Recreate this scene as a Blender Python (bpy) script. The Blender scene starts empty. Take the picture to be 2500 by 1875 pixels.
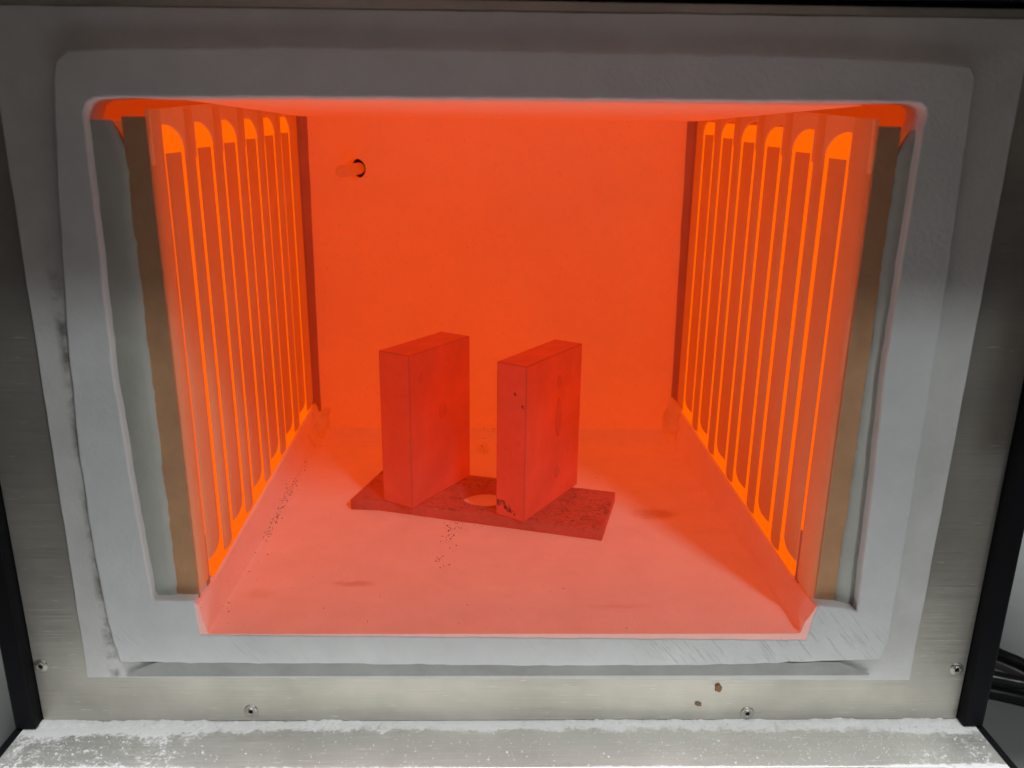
import bpy, bmesh, math, random
from mathutils import Vector, Matrix, noise
random.seed(7)
S = bpy.context.scene
COL = S.collection

# ------------------------------------------------------------------ camera
FPX, PITCH, YAW, ROLL = 1970.0, math.radians(16.52), math.radians(1.295), math.radians(.725)
CAM = Vector((-.0073, -.377, .280))
fwd = Vector((math.sin(YAW)*math.cos(PITCH), math.cos(YAW)*math.cos(PITCH), -math.sin(PITCH)))
rt0 = Vector((math.cos(YAW), -math.sin(YAW), 0)); up0 = rt0.cross(fwd)
rt = rt0*math.cos(ROLL) + up0*math.sin(ROLL)
up = -rt0*math.sin(ROLL) + up0*math.cos(ROLL)
cd = bpy.data.cameras.new('camera'); cam = bpy.data.objects.new('camera', cd); COL.objects.link(cam)
cam.matrix_world = Matrix(((rt.x, up.x, -fwd.x, CAM.x), (rt.y, up.y, -fwd.y, CAM.y), (rt.z, up.z, -fwd.z, CAM.z), (0, 0, 0, 1)))
cd.sensor_fit = 'HORIZONTAL'; cd.sensor_width = 36; cd.lens = FPX/2500*36
cd.clip_start = .01; cd.clip_end = 50
cd.dof.use_dof = True; cd.dof.focus_distance = .50; cd.dof.aperture_fstop = 9.0
S.camera = cam

# ------------------------------------------------------------------ room light
w = bpy.data.worlds.new('World'); S.world = w; w.use_nodes = True
bgn = w.node_tree.nodes['Background']
bgn.inputs[0].default_value = (1.0, .91, .86, 1); bgn.inputs[1].default_value = .050

def area(name, loc, target, size, power, col):
    l = bpy.data.lights.new(name, 'AREA'); l.shape = 'RECTANGLE'; l.size, l.size_y = size
    l.energy = power; l.color = col
    o = bpy.data.objects.new(name, l); COL.objects.link(o)
    o.location = loc
    o.rotation_euler = (Vector(target)-Vector(loc)).to_track_quat('-Z', 'Y').to_euler()
    return o
area('room_lamp', (.84, -1.39, 1.37), (0, 0, .15), (.22, .20), 9, (.94, 1.0, 1.0))
area('ceiling_lamp', (.10, -.90, 1.96), (.0, -.05, 0), (.60, .26), 80, (.97, 1.0, .98))

vs = S.view_settings
vs.view_transform = 'Standard'; vs.look = 'None'; vs.exposure = 0; vs.gamma = 1
try: vs.use_curve_mapping = False
except Exception: pass
S.cycles.diffuse_bounces = 8; S.cycles.max_bounces = 12
S.cycles.use_denoising = True

def U(px, py, ax, v):
    """photo pixel (2500x1875) -> point where its ray meets the plane axis = v"""
    d = fwd + rt*((px-1250)/FPX) - up*((py-937.5)/FPX)
    t = (v-CAM[ax])/d[ax]
    return CAM + d*t

# ------------------------------------------------------------------ materials
def mat(name):
    m = bpy.data.materials.new(name); m.use_nodes = True
    nt = m.node_tree
    return m, nt, nt.nodes['Principled BSDF']
def nd(nt, t, **k):
    n = nt.nodes.new(t)
    for a, b in k.items(): setattr(n, a, b)
    return n
def lk(nt, a, b): nt.links.new(a, b)
def coords(nt, scale=(1, 1, 1), rot=(0, 0, 0)):
    t = nd(nt, 'ShaderNodeTexCoord'); mp = nd(nt, 'ShaderNodeMapping')
    mp.inputs['Scale'].default_value = scale; mp.inputs['Rotation'].default_value = rot
    lk(nt, t.outputs['Object'], mp.inputs['Vector']); return mp.outputs[0]
def noi(nt, vec, scale, detail=6, rough=.6):
    n = nd(nt, 'ShaderNodeTexNoise'); n.inputs['Scale'].default_value = scale
    n.inputs['Detail'].default_value = detail; n.inputs['Roughness'].default_value = rough
    lk(nt, vec, n.inputs['Vector']); return n.outputs['Fac']
def ramp(nt, fac, stops):
    r = nd(nt, 'ShaderNodeValToRGB'); e = r.color_ramp.elements
    while len(e) < len(stops): e.new(.5)
    for i, (p, c) in enumerate(stops):
        e[i].position = p; e[i].color = (*c, 1) if not isinstance(c, float) else (c, c, c, 1)
    lk(nt, fac, r.inputs[0]); return r.outputs[0]
def mixc(nt, f, a, b, mode='MIX'):
    n = nd(nt, 'ShaderNodeMix', data_type='RGBA', blend_type=mode)
    for s, v in ((n.inputs[0], f), (n.inputs[6], a), (n.inputs[7], b)):
        if hasattr(v, 'is_output'): lk(nt, v, s)
        elif isinstance(v, (int, float)): s.default_value = v
        else: s.default_value = (*v, 1)
    return n.outputs[2]
def math_(nt, op, a, b):
    n = nd(nt, 'ShaderNodeMath', operation=op)
    for s, v in ((n.inputs[0], a), (n.inputs[1], b)):
        if hasattr(v, 'is_output'): lk(nt, v, s)
        else: s.default_value = v
    return n.outputs[0]
def bump(nt, bs, h, strength, dist, prev=None):
    b = nd(nt, 'ShaderNodeBump'); b.inputs['Strength'].default_value = strength; b.inputs['Distance'].default_value = dist
    lk(nt, h, b.inputs['Height'])
    if prev is not None: lk(nt, prev, b.inputs['Normal'])
    lk(nt, b.outputs[0], bs.inputs['Normal']); return b.outputs[0]

def fibre(name, base, emit=None, estr=0., var=.06, specks=.0, scratch=False, stain=None):
    m, nt, bs = mat(name)
    v = coords(nt)
    n1 = noi(nt, v, 35, 5); n2 = noi(nt, v, 420, 4)
    lo = tuple(c*(1-var*1.6) for c in base); hi = tuple(min(1, c*(1+var*.6)) for c in base)
    c = ramp(nt, n1, [(.3, lo), (.7, hi)])
    if specks:
        sp = noi(nt, v, 900, 2, .5)
        sp2 = noi(nt, v, 28, 3, .6)
        k = math_(nt, 'MULTIPLY', math_(nt, 'GREATER_THAN', sp, .725), math_(nt, 'GREATER_THAN', sp2, .5))
        c = mixc(nt, math_(nt, 'MULTIPLY', k, specks), c, (.05, .03, .025))
    if stain: c = stain(nt, v, c)
    lk(nt, c, bs.inputs['Base Color'])
    bs.inputs['Roughness'].default_value = .95
    bs.inputs['Specular IOR Level'].default_value = .15
    p = bump(nt, bs, n2, .45, .0007)
    p = bump(nt, bs, n1, .35, .002, p)
    if scratch:
        vr = coords(nt, (1, 1, 1), (0, math.radians(-50), 0))
        mp = nd(nt, 'ShaderNodeMapping'); mp.inputs['Scale'].default_value = (9, 1, 150); lk(nt, vr, mp.inputs['Vector']); vs_ = mp.outputs[0]
        s = noi(nt, vs_, 5, 3, .5)
        s = ramp(nt, s, [(.58, 0.), (.70, 1.)])
        gate = ramp(nt, noi(nt, v, 9, 2), [(.42, .1), (.62, 1.)])
        # tool marks are on the lower rail of the collar only
        sx = nd(nt, 'ShaderNodeSeparateXYZ'); lk(nt, v, sx.inputs[0])
        zr = nd(nt, 'ShaderNodeMapRange'); lk(nt, sx.outputs[2], zr.inputs[0])
        zr.inputs[1].default_value = .05; zr.inputs[2].default_value = .02; zr.inputs[3].default_value = .12; zr.inputs[4].default_value = 1
        s = math_(nt, 'MULTIPLY', math_(nt, 'MULTIPLY', s, gate), zr.outputs[0])
        p = bump(nt, bs, s, .6, .0013, p)
    if emit:
        bs.inputs['Emission Color'].default_value = (*emit, 1)
        big = noi(nt, v, 11, 4, .55); fine = noi(nt, v, 160, 3, .6)
        e1 = ramp(nt, big, [(.3, .88), (.7, 1.)]); e2 = ramp(nt, fine, [(.25, .94), (.6, 1.)])
        q = math_(nt, 'MULTIPLY', math_(nt, 'MULTIPLY', e1, e2), estr)
        if specks: q = math_(nt, 'MULTIPLY', q, math_(nt, 'SUBTRACT', 1., math_(nt, 'MULTIPLY', k, .6)))
        lk(nt, q, bs.inputs['Emission Strength'])
    return m

GLOW = (1.0, .074, .003)
def collar_stain(nt, v, c):
    sx = nd(nt, 'ShaderNodeSeparateXYZ'); lk(nt, v, sx.inputs[0])
    ab = nd(nt, 'ShaderNodeMath', operation='ADD'); lk(nt, sx.outputs[0], ab.inputs[0]); ab.inputs[1].default_value = .2125
    a2 = nd(nt, 'ShaderNodeMath', operation='ABSOLUTE'); lk(nt, ab.outputs[0], a2.inputs[0])
    near = nd(nt, 'ShaderNodeMapRange'); lk(nt, a2.outputs[0], near.inputs[0])
    near.inputs[1].default_value = .0045; near.inputs[2].default_value = .001; near.inputs[3].default_value = 0; near.inputs[4].default_value = 1
    zr = nd(nt, 'ShaderNodeMapRange'); lk(nt, sx.outputs[2], zr.inputs[0])
    zr.inputs[1].default_value = .24; zr.inputs[2].default_value = .20; zr.inputs[3].default_value = .0; zr.inputs[4].default_value = 1
    k = ramp(nt, noi(nt, v, 90, 4, .6), [(.40, 0.), (.62, .8)])
    f = math_(nt, 'MULTIPLY', math_(nt, 'MULTIPLY', near.outputs[0], k), zr.outputs[0])
    return mixc(nt, f, c, (.16, .14, .125))
def smudge_mask(nt, v, spots):
    tot = None
    for x, y, rx, ry, amt in spots:
        mp = nd(nt, 'ShaderNodeMapping'); mp.inputs['Location'].default_value = (-x/rx, -y/ry, 0); mp.inputs['Scale'].default_value = (1/rx, 1/ry, 0)
        lk(nt, v, mp.inputs[0])
        ln = nd(nt, 'ShaderNodeVectorMath', operation='LENGTH'); lk(nt, mp.outputs[0], ln.inputs[0])
        d = math_(nt, 'ADD', ln.outputs['Value'], math_(nt, 'MULTIPLY', math_(nt, 'SUBTRACT', noi(nt, v, 90, 5, .65), .5), 1.6))
        q = nd(nt, 'ShaderNodeMapRange'); lk(nt, d, q.inputs[0]); q.interpolation_type = 'SMOOTHSTEP'
        q.inputs[1].default_value = 1.25; q.inputs[2].default_value = .25; q.inputs[3].default_value = 0; q.inputs[4].default_value = amt
        tot = q.outputs[0] if tot is None else math_(nt, 'MAXIMUM', tot, q.outputs[0])
    return tot
def hearth_stain(nt, v, c):
    sp_ = []
    for px, py, rx, ry, amt in ((1600, 1255, .016, .010, .55), (868, 1425, .013, .004, .45), (1180, 1095, .008, .010, .35), (1500, 1480, .02, .003, .2), (640, 1450, .01, .006, .2)):
        P = U(px, py, 2, .0286); sp_.append((P.x, P.y, rx, ry, amt))
    return mixc(nt, smudge_mask(nt, v, sp_), c, (.34, .17, .08))
M = {}
M['board'] = fibre('white fibre board', (.74, .755, .76), var=.05, scratch=True)
M['board_margin'] = fibre('white fibre board margin', (.70, .70, .69), var=.07, stain=collar_stain)
M['lip'] = fibre('fibre lip with painted shade', (.40, .41, .40), var=.12)  # fibre darkened to grey for the shade on this downward-facing strip
M['recess'] = fibre('dimmer fibre at the roof edge', (.50, .46, .43), GLOW, .27, var=.05)  # lining fibre with a weaker emission
M['lining'] = fibre('glowing fibre lining', (.52, .48, .44), GLOW, .49, var=.025, specks=.55)
M['hearth'] = fibre('glowing hearth fibre', (.66, .63, .60), GLOW, .31, var=.05, specks=.4, stain=hearth_stain)
M['rib'] = fibre('ribbed heater ceramic', (.54, .37, .23), (1.0, .088, .0), .27, var=.05)
M['seal'] = fibre('dull corner seal', (.36, .26, .22), (1., .04, .006), .13, var=.1)
M['mortar'] = fibre('mortar', (.50, .46, .43), GLOW, .40, var=.12, specks=.4)
M['brown'] = fibre('brown refractory board', (.62, .345, .19), var=.12)
M['plaster'] = fibre('grey plaster', (.54, .545, .50), var=.08, specks=.25)
m, nt, bs = mat('hot heating element'); M['hot'] = m
bs.inputs['Base Color'].default_value = (.06, .03, .02, 1); bs.inputs['Specular IOR Level'].default_value = .05; bs.inputs['Roughness'].default_value = .9
bs.inputs['Emission Color'].default_value = (1, .118, .0, 1); bs.inputs['Emission Strength'].default_value = 1.10

def steel(name, base=(.60, .585, .55), rough=.33, stretch=(6, 1, 420), dirt=.25, met=.78):
    m, nt, bs = mat(name)
    v = coords(nt, stretch); v0 = coords(nt)
    g = noi(nt, v, 3, 6, .7); big = noi(nt, v0, 14, 4)
    lk(nt, mixc(nt, 1., ramp(nt, g, [(.3, tuple(c*.80 for c in base)), (.72, base)]), ramp(nt, big, [(.3, 1-dirt), (.7, 1.)]), 'MULTIPLY'), bs.inputs['Base Color'])
    bs.inputs['Metallic'].default_value = met
    r = nd(nt, 'ShaderNodeMapRange'); lk(nt, g, r.inputs[0]); r.inputs[1].default_value = .3; r.inputs[2].default_value = .7
    r.inputs[3].default_value = rough-.08; r.inputs[4].default_value = rough+.14
    lk(nt, r.outputs[0], bs.inputs['Roughness'])
    bs.inputs['Anisotropic'].default_value = .5
    mp = nd(nt, 'ShaderNodeMapping'); mp.inputs['Scale'].default_value = tuple({6: 70, 1: 1, 420: 900}.get(q, q) for q in stretch); tcn = nd(nt, 'ShaderNodeTexCoord'); lk(nt, tcn.outputs['Object'], mp.inputs[0])
    sc_ = ramp(nt, noi(nt, mp.outputs[0], 1.0, 2, .5), [(.66, 0.), (.74, .55)])
    old = bs.inputs['Base Color'].links[0].from_socket
    lk(nt, mixc(nt, sc_, old, (.92, .91, .88)), bs.inputs['Base Color'])  # glints of the fine scratches painted as pale streaks in the colour
    bump(nt, bs, g, .18, .0004)
    return m
M['steel'] = steel('brushed stainless steel', (.64, .615, .55), .34, (6, 1, 420), .3, .66)
M['steel_sill'] = steel('brushed sill steel', (.66, .65, .62), .45, (6, 420, 1), .2, .62)
def dust_film(m):
    nt = m.node_tree; bs = nt.nodes['Principled BSDF']; v = coords(nt)
    sx = nd(nt, 'ShaderNodeSeparateXYZ'); lk(nt, v, sx.inputs[0])
    def mr(src, a, b, lo=0., hi=1.):
        q = nd(nt, 'ShaderNodeMapRange'); lk(nt, src, q.inputs[0]); q.interpolation_type = 'SMOOTHSTEP'
        q.inputs[1].default_value = a; q.inputs[2].default_value = b; q.inputs[3].default_value = lo; q.inputs[4].default_value = hi; return q.outputs[0]
    back_ = mr(sx.outputs[1], -.010, .003, 0., .50)
    cl = mr(sx.outputs[0], -.15, -.19, 0., .25); cr = mr(sx.outputs[0], .205, .235, 0., .22)
    fr = mr(sx.outputs[1], -.0275, -.0302, 0., .30)
    patch = ramp(nt, noi(nt, v, 30, 4, .6), [(.35, -.0), (.7, .26)])
    tot = back_
    for q in (cl, cr, fr, patch): tot = math_(nt, 'ADD', tot, q)
    grain = noi(nt, v, 700, 3, .75); mid = noi(nt, v, 160, 4, .7)
    g = math_(nt, 'ADD', math_(nt, 'MULTIPLY', grain, .75), math_(nt, 'MULTIPLY', mid, .75))
    k = ramp(nt, math_(nt, 'ADD', tot, g), [(0.0, 0.), (1.0, 0.)])
    kk = mr(math_(nt, 'ADD', tot, g), 1.08, 1.30)
    old = bs.inputs['Base Color'].links[0].from_socket
    lk(nt, mixc(nt, kk, old, (.58, .58, .59)), bs.inputs['Base Color'])
    lk(nt, math_(nt, 'MULTIPLY', math_(nt, 'SUBTRACT', 1., kk), .62), bs.inputs['Metallic'])
    ro = bs.inputs['Roughness'].links[0].from_socket
    lk(nt, math_(nt, 'MAXIMUM', ro, kk), bs.inputs['Roughness'])
dust_film(M['steel_sill'])
M['rivet'] = steel('rivet steel', (.56, .54, .50), .42, (40, 40, 40), .1, .9)

def hot_steel(name, base, es, glow=(1., .030, .003), spots=None, edge=1.):
    """spots: function (nt, v, sx) -> mask of dark scale"""
    m, nt, bs = mat(name)
    v = coords(nt)
    n1 = noi(nt, v, 38, 5); n0 = noi(nt, v, 16, 3, .5); n2 = noi(nt, v, 260, 4, .65)
    c = ramp(nt, n1, [(.3, tuple(x*.7 for x in base)), (.7, base)])
    e = math_(nt, 'MULTIPLY', ramp(nt, n0, [(.3, .80), (.7, 1.06)]), ramp(nt, n1, [(.3, .90), (.65, 1.)]))
    e = math_(nt, 'MULTIPLY', e, ramp(nt, n2, [(.3, .93), (.6, 1.)]))
    bs.inputs['Roughness'].default_value = .66
    if spots:
        sx = nd(nt, 'ShaderNodeSeparateXYZ'); lk(nt, v, sx.inputs[0])
        k = spots(nt, v, sx)
        c = mixc(nt, k, c, (.045, .035, .035))
        e = math_(nt, 'MULTIPLY', e, math_(nt, 'SUBTRACT', 1., math_(nt, 'MULTIPLY', k, .8)))
    lk(nt, math_(nt, 'MULTIPLY', e, es*edge), bs.inputs['Emission Strength'])
    bump(nt, bs, n2, .3, .0006)
    lk(nt, c, bs.inputs['Base Color'])
    bs.inputs['Emission Color'].default_value = (*glow, 1)
    return m
def spots_front(nt, v, sx):
    # flecks of scale on the narrow front face (local x = 0)
    a = ramp(nt, noi(nt, v, 105, 3, .55), [(.655, 0.), (.69, 1.)])
    f = math_(nt, 'LESS_THAN', sx.outputs[0], .0016)
    b = ramp(nt, noi(nt, v, 70, 4, .6), [(.60, 0.), (.66, .9)])
    low = math_(nt, 'LESS_THAN', sx.outputs[2], .012)
    return math_(nt, 'MULTIPLY', f, math_(nt, 'MAXIMUM', a, math_(nt, 'MULTIPLY', b, low)))
def spots_top(nt, v, sx):
    # curled flakes of scale on the upper face, thin on the cut edge
    mp = nd(nt, 'ShaderNodeMapping'); mp.inputs['Scale'].default_value = (1, 1.7, 1); mp.inputs['Rotation'].default_value = (0, 0, .5); lk(nt, v, mp.inputs[0])
    n = nd(nt, 'ShaderNodeTexNoise'); n.inputs['Scale'].default_value = 230; n.inputs['Detail'].default_value = 5; n.inputs['Roughness'].default_value = .7; n.inputs['Distortion'].default_value = 1.2
    lk(nt, mp.outputs[0], n.inputs['Vector'])
    a = ramp(nt, n.outputs['Fac'], [(.51, 0.), (.60, .85)])
    top = nd(nt, 'ShaderNodeMapRange'); lk(nt, sx.outputs[2], top.inputs[0])
    top.inputs[1].default_value = .0355; top.inputs[2].default_value = .0366; top.inputs[3].default_value = .22; top.inputs[4].default_value = 1
    where = ramp(nt, noi(nt, v, 26, 3), [(.36, .25), (.58, 1.)])
    return math_(nt, 'MULTIPLY', math_(nt, 'MULTIPLY', a, top.outputs[0]), where)
BS = (.15, .10, .085)
M['blockA'] = hot_steel('red hot block steel', BS, .56)
M['blockB'] = hot_steel('red hot block steel with scale spots', BS, .59, spots=spots_front)
M['block_edge'] = hot_steel('scaled block edge', (.13, .09, .075), .56, edge=.80)
M['block_pit'] = hot_steel('dull pit in the block', (.14, .095, .08), .56, edge=.90)
M['plate_hot'] = hot_steel('red hot plate steel with flaky scale', (.15, .105, .09), .40, spots=spots_top)

def plain(name, col, rough, spec=.5, metal=0., nscale=60, var=.15, bmp=0.):
    m, nt, bs = mat(name)
    n = noi(nt, coords(nt), nscale, 4)
    lk(nt, ramp(nt, n, [(.3, tuple(c*(1-var) for c in col)), (.7, col)]), bs.inputs['Base Color'])
    bs.inputs['Roughness'].default_value = rough; bs.inputs['Specular IOR Level'].default_value = spec
    bs.inputs['Metallic'].default_value = metal
    if bmp: bump(nt, bs, n, bmp, .001)
    return m
M['black'] = plain('black painted metal', (.006, .006, .008), .6, .12)
M['cable'] = plain('black cable sheath', (.012, .012, .014), .32, .5)
M['dark'] = plain('dark gap', (.02, .016, .014), .9, .1)
M['bench'] = plain('grey bench laminate', (.36, .375, .37), .55, .35, nscale=25, var=.1)
M['powder'] = plain('white insulation dust', (.60, .60, .61), 1., .1, nscale=300, var=.12, bmp=.5)
M['chip'] = plain('amber residue', (.24, .105, .022), .35, .5, nscale=300, var=.35)
M['crumb'] = plain('dark debris', (.10, .045, .03), .9, .1)
M['tc'] = fibre('thermocouple sheath', (.34, .28, .26), GLOW, .44, var=.04)

# ------------------------------------------------------------------ geometry helpers
def link(name, me, material, parent=None, smooth=False):
    o = bpy.data.objects.new(name, me); COL.objects.link(o)
    if material is not None and not me.materials: me.materials.append(M[material])
    if smooth:
        for p in me.polygons: p.use_smooth = True
    if parent is not None: o.parent = parent
    return o
def mesh(name, verts, faces, material, parent=None, smooth=False):
    me = bpy.data.meshes.new(name); me.from_pydata([tuple(v) for v in verts], [], faces); me.update()
    bm = bmesh.new(); bm.from_mesh(me); bmesh.ops.recalc_face_normals(bm, faces=bm.faces); bm.to_mesh(me); bm.free()
    return link(name, me, material, parent, smooth)
def box(name, lo, hi, material, parent=None, bev=0., seg=2):
    bm = bmesh.new(); bmesh.ops.create_cube(bm, size=1)
    for v in bm.verts:
        v.co = Vector([lo[i]+(hi[i]-lo[i])*(v.co[i]+.5) for i in range(3)])
    if bev: bmesh.ops.bevel(bm, geom=bm.edges[:], offset=bev, segments=seg, profile=.5, affect='EDGES')
    me = bpy.data.meshes.new(name); bm.to_mesh(me); bm.free()
    return link(name, me, material, parent)
def sheet(name, outer, holes, y0, y1, material, parent=None, bev=0.):
    """outline(s) in the x-z plane, extruded from y0 (front) to y1 (back)"""
    cu = bpy.data.curves.new(name, 'CURVE'); cu.dimensions = '2D'; cu.fill_mode = 'BOTH'
    for loop in [outer]+holes:
        s = cu.splines.new('POLY'); s.points.add(len(loop)-1); s.use_cyclic_u = True
        for p, (x, z) in zip(s.points, loop): p.co = (x, z, 0, 1)
    h = (y1-y0)/2
    cu.extrude = h-bev; cu.bevel_depth = bev; cu.bevel_resolution = 2; cu.offset = -bev
    o = bpy.data.objects.new(name, cu); COL.objects.link(o)
    dg = bpy.context.evaluated_depsgraph_get(); dg.update()
    me = bpy.data.meshes.new_from_object(o.evaluated_get(dg), depsgraph=dg)
    bpy.data.objects.remove(o); bpy.data.curves.remove(cu)
    for v in me.vertices:
        x, z, d = v.co
        v.co = (x, (y0+y1)/2-d, z)
    me.update(); me.materials.clear()
    bm = bmesh.new(); bm.from_mesh(me); bmesh.ops.remove_doubles(bm, verts=bm.verts, dist=1e-6)
    bmesh.ops.recalc_face_normals(bm, faces=bm.faces); bm.to_mesh(me); bm.free()
    return link(name, me, material, parent)
def dens(pts, step=.004, jit=0., closed=True, seed=0):
    rnd = random.Random(seed); out = []
    n = len(pts)
    for i in range(n if closed else n-1):
        a, b = Vector(pts[i]), Vector(pts[(i+1) % n]); k = max(1, int((b-a).length/step))
        for j in range(k):
            p = a.lerp(b, j/k)
            if jit and 0 < j:
                p = p+Vector((noise.noise((p.x*140+seed, p.y*140, 3))*jit+rnd.uniform(-jit, jit)*.25, noise.noise((p.x*140, p.y*140+seed, 9))*jit+rnd.uniform(-jit, jit)*.25))
            out.append((p.x, p.y))
    return out
def lathe(name, prof, material, parent, loc, seg=24, axis='y'):
    vs_, fs = [], []
    for r, h in prof:
        for k in range(seg):
            a = 2*math.pi*k/seg
            vs_.append((r*math.cos(a), h, r*math.sin(a)))
    for i in range(len(prof)-1):
        for k in range(seg):
            fs.append((i*seg+k, i*seg+(k+1) % seg, (i+1)*seg+(k+1) % seg, (i+1)*seg+k))
    fs.append(tuple(range(seg))); fs.append(tuple((len(prof)-1)*seg+k for k in range(seg)))
    o = mesh(name, vs_, fs, material, parent, True); o.location = loc; return o
def tube(name, pts, r, material, parent=None, seg=12):
    cu = bpy.data.curves.new(name, 'CURVE'); cu.dimensions = '3D'
    s = cu.splines.new('BEZIER'); s.bezier_points.add(len(pts)-1)
    for b, p in zip(s.bezier_points, pts): b.co = p; b.handle_left_type = b.handle_right_type = 'AUTO'
    cu.bevel_depth = r; cu.bevel_resolution = seg//4; cu.use_fill_caps = True; s.resolution_u = 10
    o = bpy.data.objects.new(name, cu); COL.objects.link(o)
    dg = bpy.context.evaluated_depsgraph_get(); dg.update()
    me = bpy.data.meshes.new_from_object(o.evaluated_get(dg), depsgraph=dg)
    bpy.data.objects.remove(o); bpy.data.curves.remove(cu); me.materials.clear()
    return link(name, me, material, parent, True)
def tag(o, label, cat, group=None, kind=None):
    o['label'] = label
    if cat: o['category'] = cat
    if group: o['group'] = group
    if kind: o['kind'] = kind
    return o

# ------------------------------------------------------------------ setting
bench = box('bench_top', (-1.1, -.16, -.16), (1.1, 1.0, -.12), 'bench', None, .003)
bench['kind'] = 'structure'; bench['label'] = 'plain grey bench top under and beside the furnace'

# ------------------------------------------------------------------ furnace
F = bpy.data.objects.new('muffle_furnace', None); COL.objects.link(F); F.location = (0, 0, 0); F.empty_display_size = .05
tag(F, 'open laboratory muffle furnace with glowing orange chamber and brushed steel front', 'furnace')

ZF, ZC, YB = .0286, .2993, .295           # hearth level, roof level, back wall
YR, YM, YP = -.0010, .0022, .0055            # raised collar face, collar margin face, steel plate face

# outlines measured on the photograph, put on their own planes
def oz(px, py, y): p = U(px, py, 1, y); return (p.x, p.z)
open_px = [(489, 1549), (1967, 1562), (1987, 1500), (1999, 1476), (2060, 1482), (2092, 1492), (2128, 1200), (2160, 900), (2205, 610), (2252, 310),
           (2262, 282), (2260, 264), (2246, 253), (2210, 250), (1700, 246), (1250, 241), (700, 238), (270, 238), (232, 240), (212, 252), (205, 278), (212, 330), (250, 660), (276, 900), (322, 1180), (372, 1455), (378, 1464), (474, 1465)]
hole = dens([oz(x, y, YR) for x, y in open_px], .006, .0004, True, 3)
raised_px = [(292, 1618), (800, 1622), (1300, 1627), (1700, 1626), (2150, 1612), (2172, 1560), (2215, 1300), (2262, 1000), (2312, 700), (2352, 420), (2384, 185), (2372, 160), (2250, 148), (1900, 134), (1250, 121), (700, 112), (260, 116), (160, 122), (132, 150), (128, 200), (140, 480), (160, 800), (190, 1100), (225, 1330), (262, 1520)]
raised = dens([oz(x, y, YR) for x, y in raised_px], .006, .0006, True, 5)
collar = sheet('fibre_collar', raised, [hole], YR, .0185, 'board', F, .0011)
collar['label'] = 'white fibre collar around the chamber mouth, dragged with diagonal tool marks'
margin_hole = [(x*1.01, (z-.16)*1.01+.16) for x, z in [oz(x, y, YR) for x, y in open_px]]
mo = [oz(213, 1655, YM), oz(2221, 1662, YM), oz(2526, 46, YM), oz(-41, 11, YM)]
margin = sheet('collar_margin', dens(mo, .01, .0003, True, 8), [margin_hole], YM, .0187, 'board_margin', collar, .0005)
# sloping lower lip of the collar
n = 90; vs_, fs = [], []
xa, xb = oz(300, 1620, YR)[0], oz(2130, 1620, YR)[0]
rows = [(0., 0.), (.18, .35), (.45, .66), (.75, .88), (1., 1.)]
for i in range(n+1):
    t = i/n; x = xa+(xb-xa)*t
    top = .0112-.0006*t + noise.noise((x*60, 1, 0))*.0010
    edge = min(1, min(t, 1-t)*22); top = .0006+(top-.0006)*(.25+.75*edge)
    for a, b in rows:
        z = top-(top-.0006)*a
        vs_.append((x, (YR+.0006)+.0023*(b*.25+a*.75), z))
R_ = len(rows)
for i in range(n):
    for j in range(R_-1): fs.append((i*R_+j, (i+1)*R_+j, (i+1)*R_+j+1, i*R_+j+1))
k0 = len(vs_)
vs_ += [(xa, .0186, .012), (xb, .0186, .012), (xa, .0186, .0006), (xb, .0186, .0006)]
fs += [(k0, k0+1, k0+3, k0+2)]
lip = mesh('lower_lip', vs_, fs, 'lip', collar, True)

# steel front plate: a frame round the collar
pin = [(mo[0][0]-.0006, mo[0][1]-.0006), (mo[1][0]+.0006, mo[1][1]-.0006), (mo[2][0]+.0006, mo[2][1]+.0006), (mo[3][0]-.0006, mo[3][1]+.0006)]
plate = sheet('front_plate', [(-.2575, -.0315), (.2575, -.0315), (.2575, .3400), (-.2575, .3400)], [pin], YP, .0185, 'steel', F, .0006)
plate['label'] = 'brushed stainless steel front plate framing the white collar'
upper = box('upper_panel', (-.2575, .0035, .3440), (.2575, .03, .50), 'steel', F, .001)
gap = box('shadow_gap', (-.2575, .014, .3402), (.2575, .018, .3439), 'dark', F)
# furnace body behind the front
body = bpy.data.objects.new('furnace_casing', None)
bpy.data.objects.remove(body)
for s in (-1, 1):
    box('casing_side', (min(s*.2575, s*.2555), .0186, -.0315), (max(s*.2575, s*.2555), .40, .50), 'steel', F)
box('casing_bottom', (-.2554, .0187, -.0315), (.2554, .40, -.0295), 'steel', F)
box('casing_back', (-.2554, .3985, -.0294), (.2554, .40, .4979), 'steel', F)
box('casing_top', (-.2554, .0301, .4980), (.2554, .40, .50), 'steel', F)
for sx in (-.22, .22):
    for sy in (.05, .36):
        lathe('foot', [(.016, 0), (.016, .0), (.013, .0)], 'black', F, (0, 0, 0)) if False else box('foot', (sx-.015, sy-.015, -.1200), (sx+.015, sy+.015, -.0316), 'black', F, .003)

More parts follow.
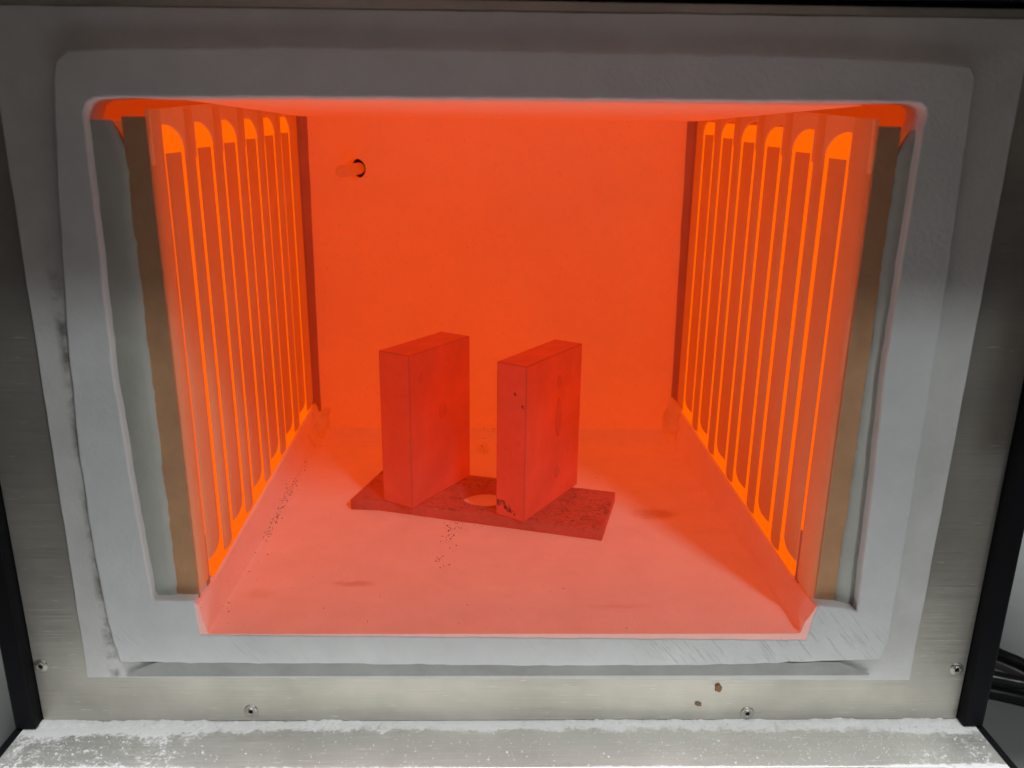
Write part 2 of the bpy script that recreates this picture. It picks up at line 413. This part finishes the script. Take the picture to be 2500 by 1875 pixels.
# chamber: roof, recesses over the heaters, side walls, back wall
LP = ((-.1632, .006), (-.1635, .290)); RP = ((.1662, .006), (.1515, .290))
def face_x(P, y): return P[0][0]+(P[1][0]-P[0][0])*(y-P[0][1])/(P[1][1]-P[0][1])
vs_, fs = [], []
ys = [.0187, .06, .12, .18, .24, .2949]
for y in ys:
    xl, xr = face_x(LP, y)+.002, face_x(RP, y)-.002
    for x, z in ((xl, .318), (xl, ZC), (xr, ZC), (xr, .318)): vs_.append((x, y, z))
for i in range(len(ys)-1):
    for j in range(4): fs.append((i*4+j, i*4+(j+1) % 4, (i+1)*4+(j+1) % 4, (i+1)*4+j))
fs += [(0, 1, 2, 3), tuple(20+j for j in range(4))]
mesh('chamber_roof', vs_, fs, 'lining', F)
for s in (-1, 1):
    a, b = (-.206, -.196) if s < 0 else (.196, .206)
    box('side_wall', (a, .0188, .02), (b, .31, .3135), 'recess', F)
    a, b = (-.206, -.150) if s < 0 else (.146, .206)
    box('roof_recess', (a, .0189, .3181), (b, .31, .325), 'recess', F)
# back wall with the thermocouple hole
tc = U(868, 412, 1, YB)
circ = [(tc.x+.0080*math.cos(a*math.pi/12), tc.z+.0080*math.sin(a*math.pi/12)) for a in range(24)]
back = sheet('back_wall', [(-.1955, .02), (.1955, .02), (.1955, .3178), (-.1955, .3178)], [circ], YB, .325, 'lining', F, .0003)
box('cable_duct', (tc.x-.012, .3251, tc.z-.012), (tc.x+.012, .33, tc.z+.012), 'dark', back)
th = lathe('thermocouple', [(.0012, -.052), (.0032, -.0515), (.0046, -.049), (.0048, 0), (.0048, .03)], 'tc', F, (tc.x-.0022, YB, tc.z-.0006), 28)
th['label'] = 'thermocouple sheath poking out of a hole in the back wall'

# hearth with side curbs and a cove at the back
crestL = [(-.0008, .0478), (.03, .0468), (.06, .0490), (.12, .0530), (.2, .0580), (.2949, .0640)]
crestR = [(-.0008, .0462), (.03, .0440), (.06, .0465), (.12, .0515), (.2, .0580), (.2949, .0660)]
def crest(y, C=crestL):
    for (a, za), (b, zb) in zip(C, C[1:]):
        if y <= b: return za+(zb-za)*(y-a)/(b-a)
    return C[-1][1]
prof_n = None; vs_, fs = [], []
NY = 46
for i in range(NY+1):
    y = -.0006+(.2949+.0006)*i/NY
    cz = crest(y); k = max(0., (y-.281)/.0139); cove = .011*(1-math.sqrt(max(0, 1-k*k)))
    fl = ZF+cove
    xl = face_x(LP, y); xr = face_x(RP, y)
    wl, wr = -.1618, .1600-.0012*(y/.3)
    wr = min(wr, xr-.0030); wl = -.1600
    cxl = xl+.0006; cxr = max(xr-.0006, wr+.0004)
    cl = max(cz, fl+.004); cr = max(crest(y, crestR), fl+.004); dn = .008 if y < .007 else .0003; w_ = noise.noise((y*40, 0, 5))*.0006
    row = [(xl-.018, cl-dn), (cxl-.002, cl), (cxl+.0004+w_, cl-.0014), (wl-.0004+w_, fl+.0070), (wl+.0012, fl+.0008), (wl+.0030, fl+.0001), (wl+.03, fl)]
    row += [(-.08, fl+noise.noise((y*20, 1, 1))*.0003), (0, fl), (.08, fl+noise.noise((y*20, 4, 1))*.0003)]
    row += [(wr-.03, fl), (wr-.0030, fl+.0001), (wr-.0012, fl+.0008), (wr+.0004-w_, fl+.0070), (cxr-.0004-w_, cr-.0014), (cxr+.002, cr), (xr+.012, cr-dn)]
    row += [(xr+.012, .018), (xl-.018, .018)]
    prof_n = len(row)
    vs_ += [(x, y, z) for x, z in row]
for i in range(NY):
    for j in range(prof_n): fs.append((i*prof_n+j, i*prof_n+(j+1) % prof_n, (i+1)*prof_n+(j+1) % prof_n, (i+1)*prof_n+j))
fs += [tuple(range(prof_n)), tuple(NY*prof_n+j for j in range(prof_n))]
hearth = mesh('hearth', vs_, fs, 'hearth', F)
for p in hearth.data.polygons: p.use_smooth = False
hearth['label'] = 'glowing fibre hearth, washed pale pink where room light reaches its front'

# heating panels -------------------------------------------------------------
def rib_mesh(name, w, z0, slope0, z1, slope1, depth, round_bottom, thick):
    """rounded vertical bar: local x = along panel (0..w), local y = out of the panel, z up"""
    bm = bmesh.new()
    prof = []
    for a in range(9):
        t = a/8; u = w*t
        # flattened ellipse section
        h = depth*(max(0., 1-abs(2*t-1)**2.4))**.5
        prof.append((u, h))
    prof = [(0, -thick)]+prof+[(w, -thick)]
    rows = []
    zs = [0, .25, .5, .75, 1] + [1]
    r = w*.50
    levels = []
    nb = 5 if round_bottom else 1
    for b in range(nb):   # rounded lower end: far/near corner pulled up
        levels.append(('b', b/(nb) if nb > 1 else 0))
    levels += [('m', 0.), ('m', .5), ('m', 1.)]
    for kind, t in levels:
        row = []
        for u, h in prof:
            q = u/w
            zb = z0+slope0*u; zt = z1+slope1*u
            if round_bottom:
                e = max(0, (q-.45)/.55)
                lift = r*(1-math.sqrt(max(0, 1-e*e*.96)))
            else: lift = 0
            zlow = zb+lift
            if kind == 'b': z = zlow; hh = h*(.35+.65*math.sqrt(t)); z = zlow+.0022*t
            else: z = (zlow+.0024)+(zt-(zlow+.0024))*t; hh = h
            if h < 0: hh = h
            row.append(bm.verts.new((u, hh, z)))
        rows.append(row)
    for a, b in zip(rows, rows[1:]):
        for i in range(len(a)-1): bm.faces.new((a[i], a[i+1], b[i+1], b[i]))
        bm.faces.new((a[-1], a[0], b[0], b[-1]))
    bm.faces.new(rows[0]); bm.faces.new(rows[-1])
    bmesh.ops.recalc_face_normals(bm, faces=bm.faces)
    me = bpy.data.meshes.new(name); bm.to_mesh(me); bm.free()
    for p in me.polygons: p.use_smooth = len(p.vertices) == 4
    return me

def heating_panel(P, side, first, pitch, label):
    P0, P1 = Vector((*P[0], 0)), Vector((*P[1], 0)); e = (P1-P0).normalized(); Lg = (P1-P0).length-.0035
    nrm = Vector((e.y, -e.x, 0)) if side < 0 else Vector((-e.y, e.x, 0))   # into the chamber
    Mx = Matrix(((e.x, nrm.x, 0, P0.x), (e.y, nrm.y, 0, P0.y), (0, 0, 1, 0), (0, 0, 0, 1)))
    SW, NS = .0296, 6
    SL = .0557 if side < 0 else .0640; SB = .055 if side < 0 else .080
    zarch = lambda u: .2855+SL*u
    zbot = (lambda u: .0500+.055*u) if side < 0 else (lambda u: .0440+.080*u)
    TB = -.0215 if side < 0 else -.0158; PX = .0065 if side < 0 else .0072
    def place(o): o.matrix_world = Mx; o.parent = F; return o
    # backing slab, the hot ground of the pockets
    T0, T1 = -.0004, TB
    c = [(0.001, .0215), (Lg, .0215), (Lg, .2995), (0.001, .2880)]
    vs_ = [(u, t, z) for t in (T0, T1) for u, z in c]
    fs = [(0, 1, 2, 3), (4, 5, 6, 7)]+[(i, (i+1) % 4, 4+(i+1) % 4, 4+i) for i in range(4)]
    pan = mesh('heating_panel', [(u, t-.0008, z) for u, t, z in vs_], fs, 'rib', None); pan.parent = F; pan.matrix_local = Mx
    pan['label'] = label
    def child(o): o.parent = pan; return o
    mesh('heating_element', [(u, t, z) for t in (T0, T0-.0006) for u, z in [(.009, .054), (Lg*.2, .030), (Lg-.004, .030), (Lg-.004, .2990), (.009, .2870)]],
         [(0, 1, 2, 3, 4), (5, 6, 7, 8, 9)]+[(i, (i+1) % 5, 5+(i+1) % 5, 5+i) for i in range(5)], 'hot', pan)
    # header with arched slot heads
    pts = [(0, .2930), (0, .2690)]
    for k in range(NS):
        s = first+pitch*k; c0 = s+SW/2; r = .0134; zc = zarch(c0)-r
        pts.append((s, .2690+SL*s))
        pts.append((s, zc+r*.93)); pts.append((s+.002, zc+r)); pts.append((s+.006, zc+r))
        for a in range(1, 9):
            an = math.pi/2*(1-a/8); pts.append((s+.006+(SW-.006)*math.cos(an), zc+r*math.sin(an)))
        pts.append((s+SW, .2690+SL*(s+SW)))
    pts += [(Lg, .2690+SL*Lg), (Lg, .3150)]
    hd = sheet('slot_header', pts, [], -.0007, .0010, 'rib', None, .0002)
    for v in hd.data.vertices: v.co = (v.co.x, -v.co.y, v.co.z)
    hd.data.flip_normals(); child(hd)
    # full-height ribs between the pockets
    edges = [(0.0004, first+.0010)]+[(first+pitch*k+SW-.0005, first+pitch*(k+1)-.0032) for k in range(NS-1)]+[(first+pitch*(NS-1)+SW, Lg)]
    for i, (a, b) in enumerate(edges):
        me = rib_mesh('rib', b-a, zbot(a), SB, .2926+SL*a, SL, .0023 if 0 < i < NS else .0018, 1 if i else 0, .0011)
        o = child(link('rib', me, 'rib')); o.location = (a, -.0002, 0)
    # floating bars inside the pockets, bright slits at both sides
    for k in range(NS):
        s = first+pitch*k; a = s+.0040; wd = SW-.0040-.0050
        me = rib_mesh('element_bar', wd, zbot(a)+.0080, SB, zarch(a+wd/2)-.0130, .03, .0017, 1, .0011)
        o = child(link('element_bar', me, 'rib')); o.location = (a, -.0006, 0)
    # front end: brown board and grey plaster
    cap = mesh('end_board', [(u, t, z) for u in (-.0012, .0009) for t, z in ((-.0002, .022), (-.0118, .022), (-.0112, .2900), (-.0006, .2900))],
               [(0, 1, 2, 3), (4, 5, 6, 7), (0, 1, 5, 4), (1, 2, 6, 5), (2, 3, 7, 6), (3, 0, 4, 7)], 'brown', pan)
    nn = 150; vs_, fs = [], []
    for i in range(nn+1):
        z = .022+(.2885-.022)*i/nn
        inner = -.0108+noise.noise((z*55, side*3, 0))*.0011+noise.noise((z*220, side*3, 4))*.0007
        if z > .279: inner -= (z-.279)*.55
        bul = .0008*noise.noise((z*40, 2, side))
        for u, t in ((.0005, inner), (-.0018, inner-.0006), (-.0026-bul, inner-.004), (-.0022, TB-PX), (.0005, TB-PX)): vs_.append((u, t, z))
    for i in range(nn):
        for j in range(5): fs.append((i*5+j, i*5+(j+1) % 5, (i+1)*5+(j+1) % 5, (i+1)*5+j))
    fs += [tuple(range(5)), tuple(nn*5+j for j in range(5))]
    mesh('plaster_strip', vs_, fs, 'plaster', pan, True)
    # mortar plug at the foot of the first pocket
    s = first
    pl = mesh('mortar_plug', [(u, t, z) for z in (.030, .075) for u, t in ((s-.001, -.0001), (s+.0040, -.0004), (s+.0040, -.0011), (s-.001, -.0011))],
              [(0, 1, 2, 3), (4, 5, 6, 7), (0, 1, 5, 4), (1, 2, 6, 5), (2, 3, 7, 6), (3, 0, 4, 7)], 'seal', pan)
    return pan
heating_panel(LP, -1, .0126, .0436, 'glowing ribbed heating panel lit by a pale wedge of room light')
heating_panel(RP, 1, .0212, .0430, 'glowing ribbed heating panel beside the hearth corner left in shadow')

# dull corner seals and mortar lumps at the back corners
def seal(px_top, px_bot, wdt, s):
    a = U(*px_top, 1, YB-.004); b = U(*px_bot, 1, YB-.004)
    vs_, fs = [], []
    nn = 14
    for i in range(nn+1):
        p = a.lerp(b, i/nn); j = noise.noise((i*.9, s, 0))*.0006
        x0, x1 = p.x, p.x+s*wdt+j
        for x, y in ((x0, YB-.006), (x1, YB-.0022), (x1, YB-.0002), (x0-s*.012, YB-.0002), (x0-s*.012, YB-.006)): vs_.append((x, y, p.z))
    for i in range(nn):
        for j in range(5): fs.append((i*5+j, i*5+(j+1) % 5, (i+1)*5+(j+1) % 5, (i+1)*5+j))
    fs += [tuple(range(5)), tuple(nn*5+j for j in range(5))]
    return mesh('corner_seal', vs_, fs, 'seal', F)
seal((733, 278), (770, 1010), .0042, 1)
seal((1694, 284), (1650, 1010), .0040, -1)
def lump(name, c, sc, material, parent, seed, sub=3, amp=.35):
    bm = bmesh.new(); bmesh.ops.create_icosphere(bm, subdivisions=sub, radius=1)
    for v in bm.verts:
        d = 1+amp*noise.noise(v.co*1.7+Vector((seed, seed*2, 0)))+amp*.5*noise.noise(v.co*4+Vector((0, seed, 0)))
        v.co = Vector((v.co.x*sc[0]*d, v.co.y*sc[1]*d, v.co.z*sc[2]*d))
    me = bpy.data.meshes.new(name); bm.to_mesh(me); bm.free()
    o = link(name, me, material, parent, True); o.location = c; return o
for (x, y, sx, sy, sd) in ((770, 1030, .011, .012, 2), (1655, 1030, .011, .014, 6), (745, 1045, .008, .012, 9), (1672, 1052, .007, .012, 12)):
    p = U(x, y, 1, .281); lump('mortar_lump', p, (sx, .011, sy), 'mortar', F, sd, 4, .75)

# rivets
for x, y in ((98, 1628), (612, 1738), (1825, 1743), (2337, 1636)):
    p = U(x, y, 1, YP-.0008)
    rv = lathe('rivet', [(.0013, .0016), (.0013, .0000), (.0015, -.0003), (.0020, -.0003), (.0022, .0001), (.0024, .0003), (.0033, .0001), (.0038, .0004), (.0040, .0010)], 'rivet', F, (p.x, p.y, p.z), 28)
    box('rivet_hole', (-.0009, -.00005, -.0009), (.0009, .0012, .0009), 'dark', rv)
# amber residue chips stuck under the collar
def chip(cx, cy, sx, sz, rot, seed):
    rnd = random.Random(seed); p = U(cx, cy, 1, YP-.0003); n = 11; vs_ = []
    for y in (0, -.0006):
        for k in range(n):
            a = 2*math.pi*k/n; r = .8+.35*random.Random(seed*50+k).random(); sc_ = 1 if y == 0 else .88
            x, z = sx*r*math.cos(a)*sc_, sz*r*math.sin(a)*sc_
            vs_.append((p.x+x*math.cos(rot)-z*math.sin(rot), p.y+y, p.z+x*math.sin(rot)+z*math.cos(rot)))
    fs = [tuple(range(n)), tuple(range(n, 2*n))]+[(k, (k+1) % n, n+(k+1) % n, n+k) for k in range(n)]
    return mesh('residue_chip', vs_, fs, 'chip', plate)
chip(1754, 1680, .0021, .0029, .3, 1); chip(1705, 1719, .0020, .0012, -.2, 2)

# black side trims, sill, added dark blocks
for s in (-1, 1):
    a, b = sorted((s*.2578, s*.2692))
    tr = box('side_trim', (a, -.0015, -.0312), (b, .018, .335), 'black', F, .0012)
sill_out = []
def rounded(x0, x1, y0, y1, r, n=6):
    out = []
    for cx, cy, a0 in ((x1-r, y1-r, 0), (x0+r, y1-r, 90), (x0+r, y0+r, 180), (x1-r, y0+r, 270)):
        for k in range(n+1):
            a = math.radians(a0+90*k/n); out.append((cx+r*math.cos(a), cy+r*math.sin(a)))
    return out
def flat(name, outer, holes, z0, z1, material, parent, bev):
    o = sheet(name, outer, holes, -z1, -z0, material, parent, bev)   # outline given as (x, y)
    for v in o.data.vertices: v.co = (v.co.x, v.co.z, -v.co.y)
    return o
SZ = -.0318
inner = rounded(-.2375, .2375, -.125, -.0305, .007)
inner2 = rounded(-.2350, .2350, -.1225, -.0330, .006)
sill = flat('sill', [(-.2660, .0184), (-.2660, -.145), (.2660, -.145), (.2660, .0184)], [inner], SZ-.012, SZ, 'steel_sill', F, .0008)
sill['label'] = 'brushed steel sill below the front plate, dusted with white powder'
flat('sill_panel', inner2, [], SZ-.011, SZ-.0012, 'board', sill, .0012)
box('sill_groove', (-.2455, -.133, SZ-.0155), (.2455, -.022, SZ-.0125), 'dark', sill)
for s in (-1, 1):
    a, b = sorted((s*.2662, s*.2715))
    box('sill_edge', (a, -.145, SZ-.014), (b, .018, SZ-.0012), 'black', sill, .001)
for s, z0, z1 in ((1, .196, .270), (-1, .10, .300)):  # unseen black blocks, added so the steel plate mirrors them as dark areas
    a, b = sorted((s*.2712, s*.315))
    box('added_dark_block', (a, -.075, z0), (b, .018, z1), 'black', F, .010, 4)
# raised door, out of view, widened rightward so its overhang shades the collar top
door = box('raised_door', (-.29, -.182, .3555), (.40, .0030, .62), 'steel', F, .003)
box('door_plug', (-.18, -.150, .3505), (.18, -.02, .3554), 'board', door, .002)

# ------------------------------------------------------------------ the hot workpieces
zt = ZF+.0082
bp = [(-.1091, .1517), (-.0886, .1500), (.0646, .1049), (.0817, .1659), (-.0912, .2160)]
hc = (-.0128, .1600); hole_c = [(hc[0]+.0182*math.cos(a*math.pi/20), hc[1]+.0182*math.sin(a*math.pi/20)) for a in range(40)]
bpd = dens(bp, .006, .00025, True, 2)
base = flat('base_plate', bpd, [hole_c], ZF+.0004, zt, 'plate_hot', None, .0005)
tag(base, 'glowing flat plate with a round hole and flaky scale, lying on the hearth', 'plate')
def block(corner, long_dir, length, width, height, material, label, pits):
    """local x = long side (0 = narrow front face), y = thickness, z up; pits are shallow dents in the face y = 0"""
    bm = bmesh.new(); bmesh.ops.create_cube(bm, size=1)
    for v in bm.verts:
        q = v.co+Vector((.5, .5, .5)); v.co = Vector((q.x*length, q.y*width, q.z*height))
    res = bmesh.ops.bevel(bm, geom=bm.edges[:], offset=.0009, segments=2, profile=.5, affect='EDGES')
    for f in res['faces']: f.material_index = 1
    me = bpy.data.meshes.new('steel_block'); bm.to_mesh(me); bm.free()
    me.materials.append(M[material]); me.materials.append(M['block_edge'])
    o = link('steel_block', me, None); o.location = (*corner, zt+.0001)
    o.rotation_euler = (0, 0, math.atan2(long_dir[1], long_dir[0]))
    for px, pz, rx, rz in pits:
        vs_, fs = [], []; n = 20
        for y, k in ((-.00012, 1.), (-.00055, .80), (-.0002, .45)):
            for a in range(n):
                t = 2*math.pi*a/n; vs_.append((px+rx*k*math.cos(t), y, pz+rz*k*math.sin(t)))
        for i in range(2):
            for a in range(n): fs.append((i*n+a, i*n+(a+1) % n, (i+1)*n+(a+1) % n, (i+1)*n+a))
        fs += [tuple(2*n+a for a in range(n)), tuple(range(n))]
        mesh('bore_rim', vs_, fs, 'block_pit', o, True)
    return tag(o, label, 'block', 'upright hot blocks on the base plate')
block((-.0636, .1362), (.0381, .0590), .0705, .0262, .1096, 'blockA', 'clean red-hot upright block beside the notched corner of the base plate', [(.037, .062, .0050, .0060), (.012, .091, .0030, .0036)])
block((.0131, .1156), (.0433, .0658), .0765, .0228, .1085, 'blockB', 'red-hot upright block with dark scale spots on its narrow face', [(.044, .062, .0045, .0140), (.044, .088, .0036, .0045), (.044, .022, .0036, .0050)])

# ------------------------------------------------------------------ cables beside the furnace
def cable(pts, r, label):
    return tag(tube('cable', pts, r, 'cable'), label, 'cable', 'black cables beside the furnace')
def ub(x, y, z): return U(x, y, 2, z)
cable([ub(2340, 1500, -.105), ub(2425, 1590, -.105), ub(2500, 1625, -.107), ub(2590, 1680, -.112)], .0052, 'black cable sloping down across the other cables beside the steel front')
cable([ub(2330, 1640, -.100), ub(2420, 1653, -.101), ub(2500, 1668, -.102), ub(2620, 1670, -.105)], .0052, 'shiny black cable running level under the sloping cable')
cable([ub(2330, 1672, -.1145), ub(2420, 1688, -.1145), ub(2500, 1706, -.1145), ub(2640, 1745, -.1145)], .0054, 'lowest black cable lying flat on the bench')

# ------------------------------------------------------------------ loose stuff
def scatter(name, spots, material, label, cat, amp=.3):
    vs_, fs = [], []
    ico = bmesh.new(); bmesh.ops.create_icosphere(ico, subdivisions=1, radius=1)
    bv = [v.co.copy() for v in ico.verts]; bf = [[v.index for v in f.verts] for f in ico.faces]; ico.free()
    for i, (p, r, fl) in enumerate(spots):
        k = len(vs_); rn = random.Random(i)
        for v in bv:
            d = 1+rn.uniform(-amp, amp)
            vs_.append((p[0]+v.x*r*d*rn.uniform(.9, 1.1), p[1]+v.y*r*d, p[2]+v.z*r*d*fl))
        fs += [tuple(k+j for j in f) for f in bf]
    return tag(mesh(name, vs_, fs, material), label, cat, None, 'stuff')
sp = []
rnd = random.Random(11)
from mathutils.bvhtree import BVHTree
def tree(o):
    return BVHTree.FromPolygons([v.co.copy() for v in o.data.vertices], [tuple(p.vertices) for p in o.data.polygons])
trees = [tree(hearth), tree(back)]
def on_surface(x, y):
    d = (fwd + rt*((x-1250)/FPX) - up*((y-937.5)/FPX)).normalized(); best = None
    for t in trees:
        h = t.ray_cast(CAM, d)
        if h[0] is not None and (best is None or h[3] < best[1]): best = (h[0], h[3])
    return best[0] if best else None
def crumb_line(a, b, n, spread, r0, r1, z=ZF):
    for _ in range(n):
        t = rnd.random(); q = [a[i]+(b[i]-a[i])*t for i in (0, 1)]
        x, y = q[0]+rnd.gauss(0, spread), q[1]+rnd.gauss(0, spread)
        P = on_surface(x, y)
        if P is None: continue
        r = rnd.uniform(r0, r1)*(.40 if rnd.random() < .7 else .75)
        sp.append(((P.x, P.y-.00005, P.z+r*.15), r, .45))
crumb_line((648, 1310), (735, 1150), 240, 5, .0003, .0009)
crumb_line((735, 1150), (765, 1090), 50, 5, .0003, .0009, ZF+.0006)
crumb_line((530, 1510), (650, 1330), 26, 18, .0003, .0007)
crumb_line((1085, 1320), (1130, 1250), 100, 12, .0003, .0009)
crumb_line((1063, 1372), (1075, 1358), 16, 3, .0003, .0007); crumb_line((1068, 1384), (1098, 1378), 14, 3, .0003, .0007)
crumb_line((1110, 1293), (1170, 1288), 14, 6, .0004, .0009)
crumb_line((1175, 1075), (1195, 1100), 40, 10, .0003, .0008)
crumb_line((520, 1500), (1800, 1480), 40, 60, .0002, .0006)
crumb_line((1440, 1165), (1462, 1165), 7, 2, .0004, .0009)
crumb_line((780, 1046), (930, 1050), 40, 4, .0002, .0006); crumb_line((1150, 1047), (1215, 1050), 40, 4, .0002, .0007); crumb_line((1430, 1044), (1620, 1046), 26, 5, .0002, .0006)
crumb_line((1180, 286), (1250, 286), 30, 2, .0002, .0007); crumb_line((1215, 690), (1240, 687), 12, 1.5, .0002, .0005); crumb_line((1222, 812), (1248, 808), 12, 1.5, .0002, .0005)
crumb_line((800, 330), (1620, 980), 26, 130, .0002, .0004)
crumb_line((1770, 1235), (1860, 1400), 14, 10, .0002, .0006)
crumb_line((765, 1085), (800, 1090), 26, 4, .0002, .0007); crumb_line((752, 1062), (768, 1088), 30, 2, .0003, .0007)
scatter('dark_crumbs', sp, 'crumb', 'sprinkle of tiny dark crumbs on the pale hearth', 'crumbs')

# drifts and grains of white dust on the sill
NX, NYY = 520, 44; vs_, fs = [], []; X0, X1, Y0, Y1 = -.2645, .2645, -.0300, .0055
def dust_h(x, y):
    b = noise.noise((x*45, y*90, 2))*.5+noise.noise((x*150, y*200, 5))*.35+noise.noise((x*500, y*500, 8))*.25
    back_ = math.exp(-((y-.0055)/(.0062 if x > .02 else .0050))**2)
    reach = .55+.45*noise.noise((x*14, 3, 1))
    if .05 < x < .25: reach += .35
    if x < -.14: reach += .30
    front = math.exp(-((y+.0300)/.0016)**2)*(.45+.6*noise.noise((x*30, 7, 1)))
    cornerL = .42 if x < -.165 else 0; cornerR = .34 if x > .222 else 0
    v = back_*reach*1.05+front*.9+(cornerL+cornerR)*.7+b*.9-.72
    return v
for j in range(NYY+1):
    for i in range(NX+1):
        x = X0+(X1-X0)*i/NX; y = Y0+(Y1-Y0)*j/NYY
        h = dust_h(x, y)
        vs_.append((x, y, SZ+max(-.0008, min(.0016, h*.0022))))
for j in range(NYY):
    for i in range(NX):
        q = (j*(NX+1)+i, j*(NX+1)+i+1, (j+1)*(NX+1)+i+1, (j+1)*(NX+1)+i)
        if max(vs_[k][2] for k in q) > SZ: fs.append(q)
used = sorted({k for f in fs for k in f}); remap = {k: i for i, k in enumerate(used)}
tag(mesh('insulation_dust', [vs_[k] for k in used], [tuple(remap[k] for k in f) for f in fs], 'powder', None, True), 'white powdery dust drifted along the steel sill', 'dust', None, 'stuff')
sp = []
for _ in range(1500):
    x = rnd.uniform(X0, X1); y = rnd.uniform(-.0295, .004)
    if rnd.random() < .45: x = rnd.choice((-1, 1))*rnd.uniform(.2, .263) if rnd.random() < .6 else rnd.uniform(.08, .2)
    r = rnd.uniform(.00010, .00038)*(2.0 if rnd.random() < .05 else 1)
    sp.append(((x, y, SZ+r*.4), r, .7))
scatter('dust_grains', sp, 'powder', 'loose white grains scattered over the steel sill', 'grains')
